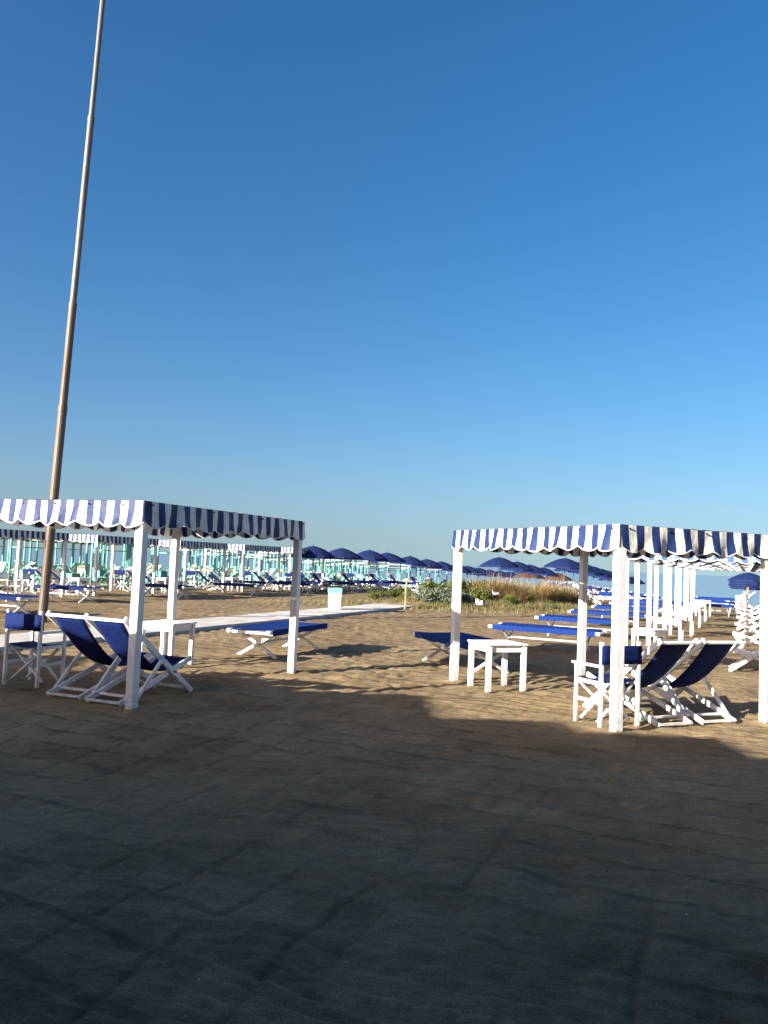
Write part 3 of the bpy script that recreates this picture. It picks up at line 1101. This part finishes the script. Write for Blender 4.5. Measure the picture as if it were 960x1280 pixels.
for k in range(6):
    c = Vector((13.5, 33.2, 0)) + Vector((1.95, 4.35, 0)) * k
    BED.make(c.x, c.y, RZ_P + random.uniform(-0.04, 0.04), 'blue camp bed, %s from the front of the stack near the water' % ORD[k],
             'bed', 'beds near the water at the right')

# ---- row beyond the walkway: table, two deckchairs, director chair under each front, bed in front
for k in range(-1, 5):
    n = L2 + L2S * k
    flat = k > 1
    nm = ORD[k + 1]
    c = n - PX * 0.45 - WX * 0.35
    TAB.make(c.x, c.y, RZ_W, 'white side table in front of the %s striped cabana beyond the walkway' % nm, 'table',
             'side tables beyond the walkway', flat=flat)
    for j in range(2):
        c = n - PX * (1.05 + 0.68 * j) - WX * 0.9
        DECK.make(c.x, c.y, RZ_W - 0.55 + random.uniform(-0.05, 0.05), 'navy deckchair, %s one of the pair at the %s striped cabana beyond the walkway'
                  % (['right', 'left'][j], nm), 'deckchair', 'deckchairs beyond the walkway', flat=flat)
    c = n - PX * 2.5 - WX * 0.7
    DIR.make(c.x, c.y, RZ_W, 'white director chair with navy back at the %s striped cabana beyond the walkway' % nm, 'chair',
             'director chairs beyond the walkway', flat=flat)
    c = Vector((-9.95, 25.6, 0)) + L2S * k
    if k >= 0:
        BEDN.make(c.x, c.y, RZ_P, 'navy camp bed, %s from the left in the line beyond the walkway' % nm, 'bed',
                 'beds beyond the walkway', flat=flat)
BEDN.make(-9.45, 19.7, RZ_P + 0.1, 'dark blue camp bed cut by the left edge behind the flagpole', 'bed')
DIRW = director_kit('paper', 'white')
DIRW.make(-11.35, 24.0, RZ_MP, 'plain white chair, nearer of two left of the flagpole', 'chair')
DIRW.make(-10.85, 24.5, RZ_MP + 0.4, 'plain white chair, farther of two left of the flagpole', 'chair')


# ------------------------------------------------------------------ flagpole
def make_flagpole():
    root = empty('flagpole', (-7.58, 18.11, 0))
    tag(root, 'tall thin rusty steel pole rising into the sky at the left', 'flagpole')
    lean = Vector((0.031, 0.0, 1.0)).normalized()
    segs = [(-0.4, 4.9, 0.102, 'rust'), (4.9, 7.3, 0.090, 'rust'), (7.3, 11.75, 0.076, 'alu'), (11.75, 17.5, 0.060, 'alu')]
    for a, e, r, m in segs:
        c = MB().tube(lean * a, lean * e, r, r * 0.97, n=18).build('pole_section', M[m], root, smooth=False)
        MB().tube(lean * (e - 0.14), lean * (e + 0.008), r * 1.02, r * 1.02, n=18).build('collar', M[m], c)
    rp = MB()
    x = Vector((-0.07, -0.09, 0))
    MB().beam(lean * 1.75 + Vector((-0.06, -0.09, -0.09)), lean * 1.75 + Vector((-0.06, -0.09, 0.09)), 0.03, 0.02).build(
        'cleat', M['rust'], root)


make_flagpole()


# ------------------------------------------------------------------ bin and stake
def make_bin():
    root = empty('litter_bin', (-1.46, 25.7, 0), 0.15)
    tag(root, 'square white litter bin with pale blue top beside the walkway', 'bin')
    b = MB()
    bt, tp = 0.175, 0.20
    vs = [(sx * bt, sy * bt, 0) for sx, sy in ((-1, -1), (1, -1), (1, 1), (-1, 1))] + \
         [(sx * tp, sy * tp, 0.60) for sx, sy in ((-1, -1), (1, -1), (1, 1), (-1, 1))]
    b.raw(vs, [(3, 2, 1, 0), (4, 5, 6, 7), (0, 1, 5, 4), (1, 2, 6, 5), (2, 3, 7, 6), (3, 0, 4, 7)])
    b.build('bin_body', M['binwhite'], root, bevel=0.012)
    r = MB()
    for p0, p1 in (((-0.215, -0.2, 0.68), (0.215, -0.2, 0.68)), ((-0.215, 0.2, 0.68), (0.215, 0.2, 0.68)),
                   ((-0.2, -0.183, 0.68), (-0.2, 0.183, 0.68)), ((0.2, -0.183, 0.68), (0.2, 0.183, 0.68))):
        r.beam(p0, p1, 0.03, 0.15)
    r.build('rim', M['binblue'], root, bevel=0.006)
    MB().box((0, 0, 0.655), 0.36, 0.36, 0.02).build('liner', M['bolt'], root)


make_bin()


def make_stake():
    b = MB()
    pts = [(0, 0, -0.2), (0.01, 0, 0.3), (-0.012, 0.004, 0.65), (0.012, 0, 1.0)]
    for i in range(3):
        b.beam(pts[i], pts[i + 1], 0.055 - 0.004 * i, 0.035, up=(0, 1, 0))
    b.beam((0.012, 0, 1.0), (0.0, 0, 1.07), 0.055, 0.035, up=(0, 1, 0))
    o = b.build('marker_stake', M['stake'], bevel=0.006)
    o.location = (0.86, 28.2, 0)
    o.rotation_euler = (0.02, 0.03, 0.2)
    tag(o, 'weathered yellow wooden stake at the edge of the walkway', 'stake')


make_stake()


# ------------------------------------------------------------------ parasols
def umb_unit(x, y, lab, group, beds=True, wd=None, rz=0.2, flat=True, kit=None, nm=''):
    (kit or PAR).make(x, y, rz, lab, 'parasol', group, flat=flat, tilt=random.uniform(-0.05, 0.05))


# long chain of navy parasols in the middle
for k in range(13):
    x, y = -3.85 + 1.45 * k + random.uniform(-0.12, 0.12), 44.0 + 3.45 * k + random.uniform(-0.2, 0.2)
    umb_unit(x, y, 'navy parasol, %s from the left in the long row at the middle' % ORD[k], 'navy parasols in the long middle row',
             rz=random.uniform(0, 1), flat=False)
    BEDN.make(x - 0.1, y - 2.3, RZ_P + random.uniform(-0.06, 0.06), 'navy camp bed in front of the %s parasol of the middle row' % ORD[k],
             'bed', 'beds in front of the middle parasols', flat=True)
    DIR.make(x - 1.1, y - 1.1, RZ_W + random.uniform(-0.3, 0.3), 'white director chair left of the %s parasol of the middle row' % ORD[k],
             'chair', 'director chairs by the middle parasols', flat=True)
    DECK.make(x + 0.3, y - 1.0, RZ_W - 0.6 + random.uniform(-0.1, 0.1), 'navy deckchair under the %s parasol of the middle row' % ORD[k],
              'deckchair', 'deckchairs by the middle parasols', flat=True)
# extra beds filling the line before the bushes
for k, (x, y) in enumerate(((-6.3, 38.6), (-4.6, 40.6), (-3.4, 42.6), (-1.9, 43.2), (-0.3, 45.2), (1.2, 48.2))):
    BEDN.make(x, y, RZ_P + 0.1, 'navy camp bed, %s from the left in the low line before the dune plants' % ORD[k], 'bed',
             'beds in the low line before the dune plants', flat=True)

# parasols behind the bushes
chA = [(7.65, 52.0), (9.6, 57.0), (11.3, 61.0), (13.0, 65.0)]
for k, (x, y) in enumerate(chA):
    umb_unit(x, y, 'navy parasol, %s from the left behind the ochre grass' % ORD[k], 'navy parasols behind the ochre grass',
             rz=random.uniform(0, 1), flat=False)
chB = [(11.0, 48.5), (12.5, 52.0), (14.0, 55.3), (15.4, 58.5), (16.9, 61.8), (18.3, 65.0), (19.8, 68.3), (21.3, 71.5), (22.9, 75.0), (24.5, 78.5)]
for k, (x, y) in enumerate(chB):
    umb_unit(x, y, 'navy parasol, %s from the left in the row seen past the right cabana posts' % ORD[k],
             'navy parasols past the right cabana posts', rz=random.uniform(0, 1), flat=False)
    for j in range(2):
        DIR.make(x - 0.9 + 0.9 * j, y - 1.2 - 0.4 * j, RZ_W + random.uniform(-0.6, 0.6),
                 'white director chair, %s of the pair under the %s parasol past the posts' % (['left', 'right'][j], ORD[k]), 'chair',
                 'director chairs under the parasols past the posts', flat=True)
    DECK.make(x + 0.5, y - 0.4, RZ_P + random.uniform(-0.4, 0.4), 'white framed deckchair under the %s parasol past the posts' % ORD[k],
              'deckchair', 'deckchairs under the parasols past the posts', flat=True)
    if k < 6:
        c = Vector((11.6, 41.2, 0)) + Vector((1.75, 4.0, 0)) * k
        BED.make(c.x, c.y, RZ_P + random.uniform(-0.05, 0.05), 'blue camp bed, %s from the left in the line behind the white posts' % ORD[k],
                 'bed', 'beds behind the white posts', flat=True)
DECK.make(9.35, 38.3, RZ_P + 0.3, 'white folded deckchair leaning at the right edge of the ochre grass', 'deckchair')
DECK.make(9.95, 40.2, RZ_P + 0.1, 'white deckchair standing right behind the ochre grass', 'deckchair')
PARB = parasol_kit('brown', 1.5, 1.75, 2.40, 'bare')
PARB.make(13.6, 74.0, 0.3, 'brownish straw parasol, left of two low above the ochre grass', 'parasol')
PARB.make(17.0, 77.5, 0.7, 'brownish straw parasol, right of two low above the ochre grass', 'parasol')
PARW = parasol_kit('parasol', 1.2, 1.72, 2.2, 'bare')
for k, (x, y) in enumerate([(23.1, 50.5), (25.3, 55.5), (27.9, 61.5), (30.6, 67.5), (33.2, 73.0)]):
    PARW.make(x, y, random.uniform(0, 1), 'navy parasol on a pale wooden pole, %s from the front at the right edge' % ORD[k], 'parasol',
              'navy parasols at the right edge')
    for j in range(2):
        DECK.make(x - 1.4, y - 2.5 - 1.0 * j, RZ_MP + random.uniform(-0.3, 0.3),
                  'white deckchair, %s of the pair by the %s parasol at the right edge' % (['far', 'near'][j], ORD[k]), 'deckchair',
                  'deckchairs at the right edge', flat=True)
for k in range(6):
    x, y = 15.6 + 1.75 * k, 34.2 + 3.9 * k
    DIR.make(x, y, RZ_MP + random.uniform(-0.3, 0.3), 'white director chair, %s from the front in the line by the right edge' % ORD[k],
             'chair', 'director chairs by the right edge', flat=True)


# ------------------------------------------------------------------ teal beach club at the left
def teal_kit():
    parts = []
    w, d, H = 2.1, 2.6, 2.15
    for x, y in ((0, 0), (-w, 0), (0, d), (-w, d)):
        parts.append(('post', MB().beam((x, y, -0.3), (x, y, H - 0.03), 0.075, 0.075, up=(0, 1, 0)), M['teal'], {}))
    roof = MB()
    x0, x1, y0, y1 = -w - 0.07, 0.07, -0.07, d + 0.07
    roof.grid(lambda u, v: (x0 + (x1 - x0) * u, y0 + (y1 - y0) * v, H - 0.05 * math.sin(math.pi * u) * math.sin(math.pi * v)), 6, 6)
    sub = []
    for a, e in (((x0, y0), (x1, y0)), ((x1, y0), (x1, y1)), ((x1, y1), (x0, y1)), ((x0, y1), (x0, y0))):
        b = MB()
        b.grid(lambda u, v: (a[0] + (e[0] - a[0]) * u, a[1] + (e[1] - a[1]) * u,
                             H - v * (0.07 + 0.03 * abs(math.sin(u * math.pi * 6)))), 24, 1)
        sub.append(('valance', b, M['creamroof'], {}))
    parts.append(('roof_canvas', roof, M['creamroof'], dict(sub=sub)))
    rail = MB()
    rail.beam((-w + 0.06, d, H - 0.5), (-0.06, d, H - 0.5), 0.03, 0.05)
    rail.beam((-w, 0.06, H - 0.12), (-w, d - 0.06, H - 0.12), 0.03, 0.05)
    parts.append(('rail', rail, M['teal'], {}))
    return Kit('teal_cabana', parts)


TK = teal_kit()
TDECK = deck_kit('cream', 'teal')
TTAB = table_kit('teal', 0.34)
for row in range(4):
    for k in range(-1, 12):
        n = L2 - PX * (5.0 + 4.3 * row) + WX * (0.3 * row) + L2S * k
        if n.y < 20:
            continue
        px = 480 + 1000 * n.x / n.y
        if px < -60 or px > 640:
            continue
        rw = ['front', 'second', 'third', 'back'][row]
        TK.make(n.x, n.y, RZ_W, 'teal posted cabana with pale roof, %s from the left in the %s teal row' % (ORD[k + 1], rw), 'cabana',
                'teal cabanas at the left', flat=not (row == 0 and k < 4))
        if row < 3:
            for j in range(4 if row < 2 else 2):
                c = n - PX * (0.5 + 0.85 * (j % 2)) + WX * (0.2 - (1.7 if row == 0 else 0) + 1.7 * (j // 2))
                TDECK.make(c.x, c.y, [RZ_MP, RZ_W + 2.8, RZ_W + 3.3, RZ_P][int(random.random() * 4)] + random.uniform(-0.35, 0.35),
                           'cream deckchair with teal frame, %s at the %s cabana of the %s teal row' % (
                               ['front right', 'front left', 'back right', 'back left'][j], ORD[k + 1], rw), 'deckchair',
                           'cream deckchairs among the teal cabanas')
        if row < 2:
            c = n + PX * (0.55 if row else 0.3) - WX * (0.2 if row else 1.2)
            TTAB.make(c.x, c.y, RZ_W + 0.1, 'teal box table at the %s cabana of the %s teal row' % (ORD[k + 1], rw), 'table',
                      'teal tables among the teal cabanas', flat=True)


# ------------------------------------------------------------------ dune plants
def blade(b, x, y, z, h, az, lean, w, seg=3):
    d = Vector((math.cos(az), math.sin(az), 0))
    s = Vector((-d.y, d.x, 0)) * w
    pts = []
    for i in range(seg + 1):
        t = i / seg
        c = Vector((x, y, z)) + d * (lean * h * t * t) + Vector((0, 0, h * (t - 0.35 * lean * t * t)))
        pts.append((c - s * (1 - t * 0.85), c + s * (1 - t * 0.85)))
    vs = [p for q in pts for p in q]
    b.raw(vs, [(2 * i, 2 * i + 1, 2 * i + 3, 2 * i + 2) for i in range(seg)])


def tuft(n, rad, h, w, seed, lean=(0.15, 0.9)):
    rnd = random.Random(seed)
    b = MB()
    for _ in range(n):
        r, a = rad * math.sqrt(rnd.random()), rnd.uniform(0, 6.283)
        blade(b, r * math.cos(a), r * math.sin(a), -0.03, h * rnd.uniform(0.5, 1.1) * (1 - 0.35 * r / rad), a + rnd.uniform(-1.2, 1.2),
              rnd.uniform(*lean), w * rnd.uniform(0.6, 1.3))
    return b


def leafy(n, rad, h, size, seed):
    rnd = random.Random(seed)
    b = MB()
    cl = [(rnd.uniform(-1, 1) * rad * 0.6, rnd.uniform(-1, 1) * rad * 0.6, rnd.uniform(0.35, 0.75) * h, rnd.uniform(0.3, 0.5) * rad)
          for _ in range(9)]
    for _ in range(n):
        cx, cy, cz, cr = rnd.choice(cl)
        v = Vector((rnd.gauss(0, 1), rnd.gauss(0, 1), rnd.gauss(0, 1))).normalized() * cr * rnd.uniform(0.5, 1.1)
        p = Vector((cx, cy, cz)) + v
        if p.z < 0:
            p.z = rnd.uniform(0, 0.2) * h
        a = Vector((rnd.gauss(0, 1), rnd.gauss(0, 1), rnd.gauss(0.3, 1))).normalized()
        c = a.cross(Vector((rnd.gauss(0, 1), rnd.gauss(0, 1), rnd.gauss(0, 1)))).normalized()
        s = size * rnd.uniform(0.6, 1.3)
        b.raw([p - a * s, p + c * s * 0.45, p + a * s, p - c * s * 0.45], [(0, 1, 2, 3)])
    for _ in range(14):
        a = rnd.uniform(0, 6.28)
        b.tube((0, 0, -0.03), (rad * 0.5 * math.cos(a), rad * 0.5 * math.sin(a), h * 0.6), 0.008, 0.003, n=4)
    return b


TUFTS = [tuft(520, 0.48, 1.15, 0.011, 11), tuft(460, 0.42, 0.95, 0.011, 12), tuft(420, 0.5, 0.8, 0.011, 13)]
PLUME = [tuft(160, 0.34, 1.3, 0.016, 21, (0.05, 0.5)), tuft(130, 0.3, 1.2, 0.016, 22, (0.05, 0.5))]
TUFTM = [t.mesh('ochre_grass', [M['ochre']]) for t in TUFTS]
PLUMEM = [t.mesh('plume_grass', [M['straw']]) for t in PLUME]
GREENM = [leafy(1500, 0.6, 0.75, 0.05, 31).mesh('green_shrub', [M['green']]),
          leafy(1300, 0.5, 0.6, 0.045, 32).mesh('green_shrub', [M['green']])]
GREYM = [leafy(1100, 0.55, 0.6, 0.06, 41).mesh('grey_shrub', [M['grey_green']]),
         leafy(900, 0.45, 0.5, 0.055, 42).mesh('grey_shrub', [M['grey_green']])]
GRASSM = [tuft(380, 0.55, 0.5, 0.010, 51).mesh('dune_grass', [M['lowgrass']]), tuft(300, 0.45, 0.42, 0.010, 52).mesh('dune_grass', [M['lowgrass']])]


def plant(name, me, x, y, s, label, cat, group):
    o = bpy.data.objects.new(name, me)
    o.location = (x, y, gz(x, y) - 0.01)
    o.rotation_euler = (0, 0, random.uniform(0, 6.28))
    o.scale = (s, s, s * random.uniform(0.9, 1.1))
    COL.objects.link(o)
    tag(o, label, cat, group, 'thing')


rp = random.Random(5)
for k in range(22):                               # ochre belt, from the middle post to the right edge
    t = k / 21
    x, y = 4.2 + 4.4 * t + rp.uniform(-0.35, 0.35), 31.6 + 4.0 * t + rp.uniform(-0.7, 0.9)
    plant('ochre_grass', TUFTM[k % 3], x, y, rp.uniform(0.9, 1.25), 'clump of tall ochre dry grass in the belt left of the blue beds',
          'grass clump', 'ochre grass clumps on the dune')
for k in range(8):
    t = k / 7
    x, y = 4.0 + 4.3 * t + rp.uniform(-0.3, 0.3), 32.6 + 4.0 * t + rp.uniform(-0.4, 0.9)
    plant('plume_grass', PLUMEM[k % 2], x, y, rp.uniform(0.85, 1.1), 'pale straw plume grass standing up behind the ochre clumps', 'grass clump',
          'pale plume grass on the dune')
for k, (x, y, s) in enumerate(((2.2, 32.6, 1.1), (2.9, 32.0, 1.0), (3.5, 32.2, 1.15), (3.9, 31.4, 0.9), (2.3, 33.6, 1.2), (-0.2, 33.2, 0.7),
                               (0.4, 33.8, 0.8), (1.2, 32.8, 0.9), (5.0, 30.9, 0.55), (3.1, 33.0, 1.3), (3.7, 32.8, 1.2))):
    plant('green_shrub', GREENM[k % 2], x, y, s, 'low leafy green dune shrub at the left of the ochre grass', 'shrub', 'green shrubs on the dune')
for k, (x, y, s) in enumerate(((1.9, 30.2, 1.0), (2.4, 30.6, 1.1), (2.7, 29.9, 0.9), (3.2, 30.4, 0.8), (1.6, 31.2, 0.9), (6.6, 30.9, 0.5))):
    plant('grey_shrub', GREYM[k % 2], x, y, s, 'grey green dune plant just left of the post before the shrubs', 'shrub', 'grey green plants on the dune')
for k in range(46):
    x = rp.uniform(0.2, 7.4)
    y = 29.6 + 0.28 * max(0, x - 2) + rp.uniform(-0.9, 2.6)
    if abs(0.389 * 0 + (x + 3.97) * PX.x + (y - 17.13) * PX.y + 0.8) < 1.1 and y < 30.6:
        x += 1.6
    plant('dune_grass', GRASSM[k % 2], x, y, rp.uniform(0.35, 0.85), 'short olive dune grass tuft at the foot of the dune', 'grass clump',
          'short grass tufts on the dune')
gb = MB()
for _ in range(5200):                             # thin cover nobody could count
    x = rp.gauss(3.7, 2.5)
    y = 29.6 + 0.30 * max(0, x - 2) + rp.gauss(0.6, 1.0)
    if -2.0 < (x + 3.97) * PX.x + (y - 17.13) * PX.y < 0.2 and y < 31:
        continue
    if y < 27.6:
        continue
    for _k in range(3):
        xx, yy = x + rp.uniform(-0.12, 0.12), y + rp.uniform(-0.12, 0.12)
        blade(gb, xx, yy, gz(xx, yy) - 0.01, rp.uniform(0.06, 0.22), rp.uniform(0, 6.28), rp.uniform(0.2, 1.1), 0.010, 2)
go = gb.build('ground_cover', M['lowgrass'])
tag(go, 'thin creeping dune grass spreading over the sand', 'ground cover', kind='stuff')


# ------------------------------------------------------------------ litter caught in the plants
def sheet(x, y, z, s, rx, rz, label):
    b = MB()
    rnd = random.Random(int(x * 100))
    b.grid(lambda u, v: ((u - 0.5) * s * 1.3, (v - 0.5) * s, 0.03 * math.sin(u * 5 + x) * math.cos(v * 4) + rnd.uniform(-0.006, 0.006)), 6, 5)
    o = b.build('paper_sheet', M['paper'], solid=0.003)
    o.location = (x, y, gz(x, y) + z)
    o.rotation_euler = (rx, 0.2, rz)
    tag(o, label, 'litter')


sheet(3.63, 29.55, 0.22, 0.22, 1.0, 0.2, 'white paper sheet propped in the grass before the ochre clumps')
sheet(4.33, 30.3, 0.50, 0.24, 0.5, 0.4, 'crumpled white paper caught in the ochre grass')
sheet(1.35, 31.0, 0.40, 0.26, 0.35, 0.1, 'white scrap lying in the grass by the yellow stake')


# ------------------------------------------------------------------ shell bits scattered on the near sand
sb = MB()
rs = random.Random(9)
for _ in range(200):
    x, y = rs.uniform(-6, 7), rs.uniform(2.4, 19)
    r = rs.uniform(0.004, 0.009)
    zb = float(ripples(np.array([[x]]), np.array([[y]]))[0][0, 0]) + gz(x, y)
    n0 = rs.uniform(0, 6.28)
    ring = [(x + r * rs.uniform(0.7, 1.2) * math.cos(n0 + a), y + r * rs.uniform(0.7, 1.2) * math.sin(n0 + a), zb - 0.002) for a in (0, 1.26, 2.5, 3.77, 5.0)]
    sb.raw(ring + [(x, y, zb + r * 0.55)], [(i, (i + 1) % 5, 5) for i in range(5)])
sbo = sb.build('shell_fragments', M['paper'])
tag(sbo, 'tiny pale shell fragments scattered over the sand', 'shells', kind='stuff')
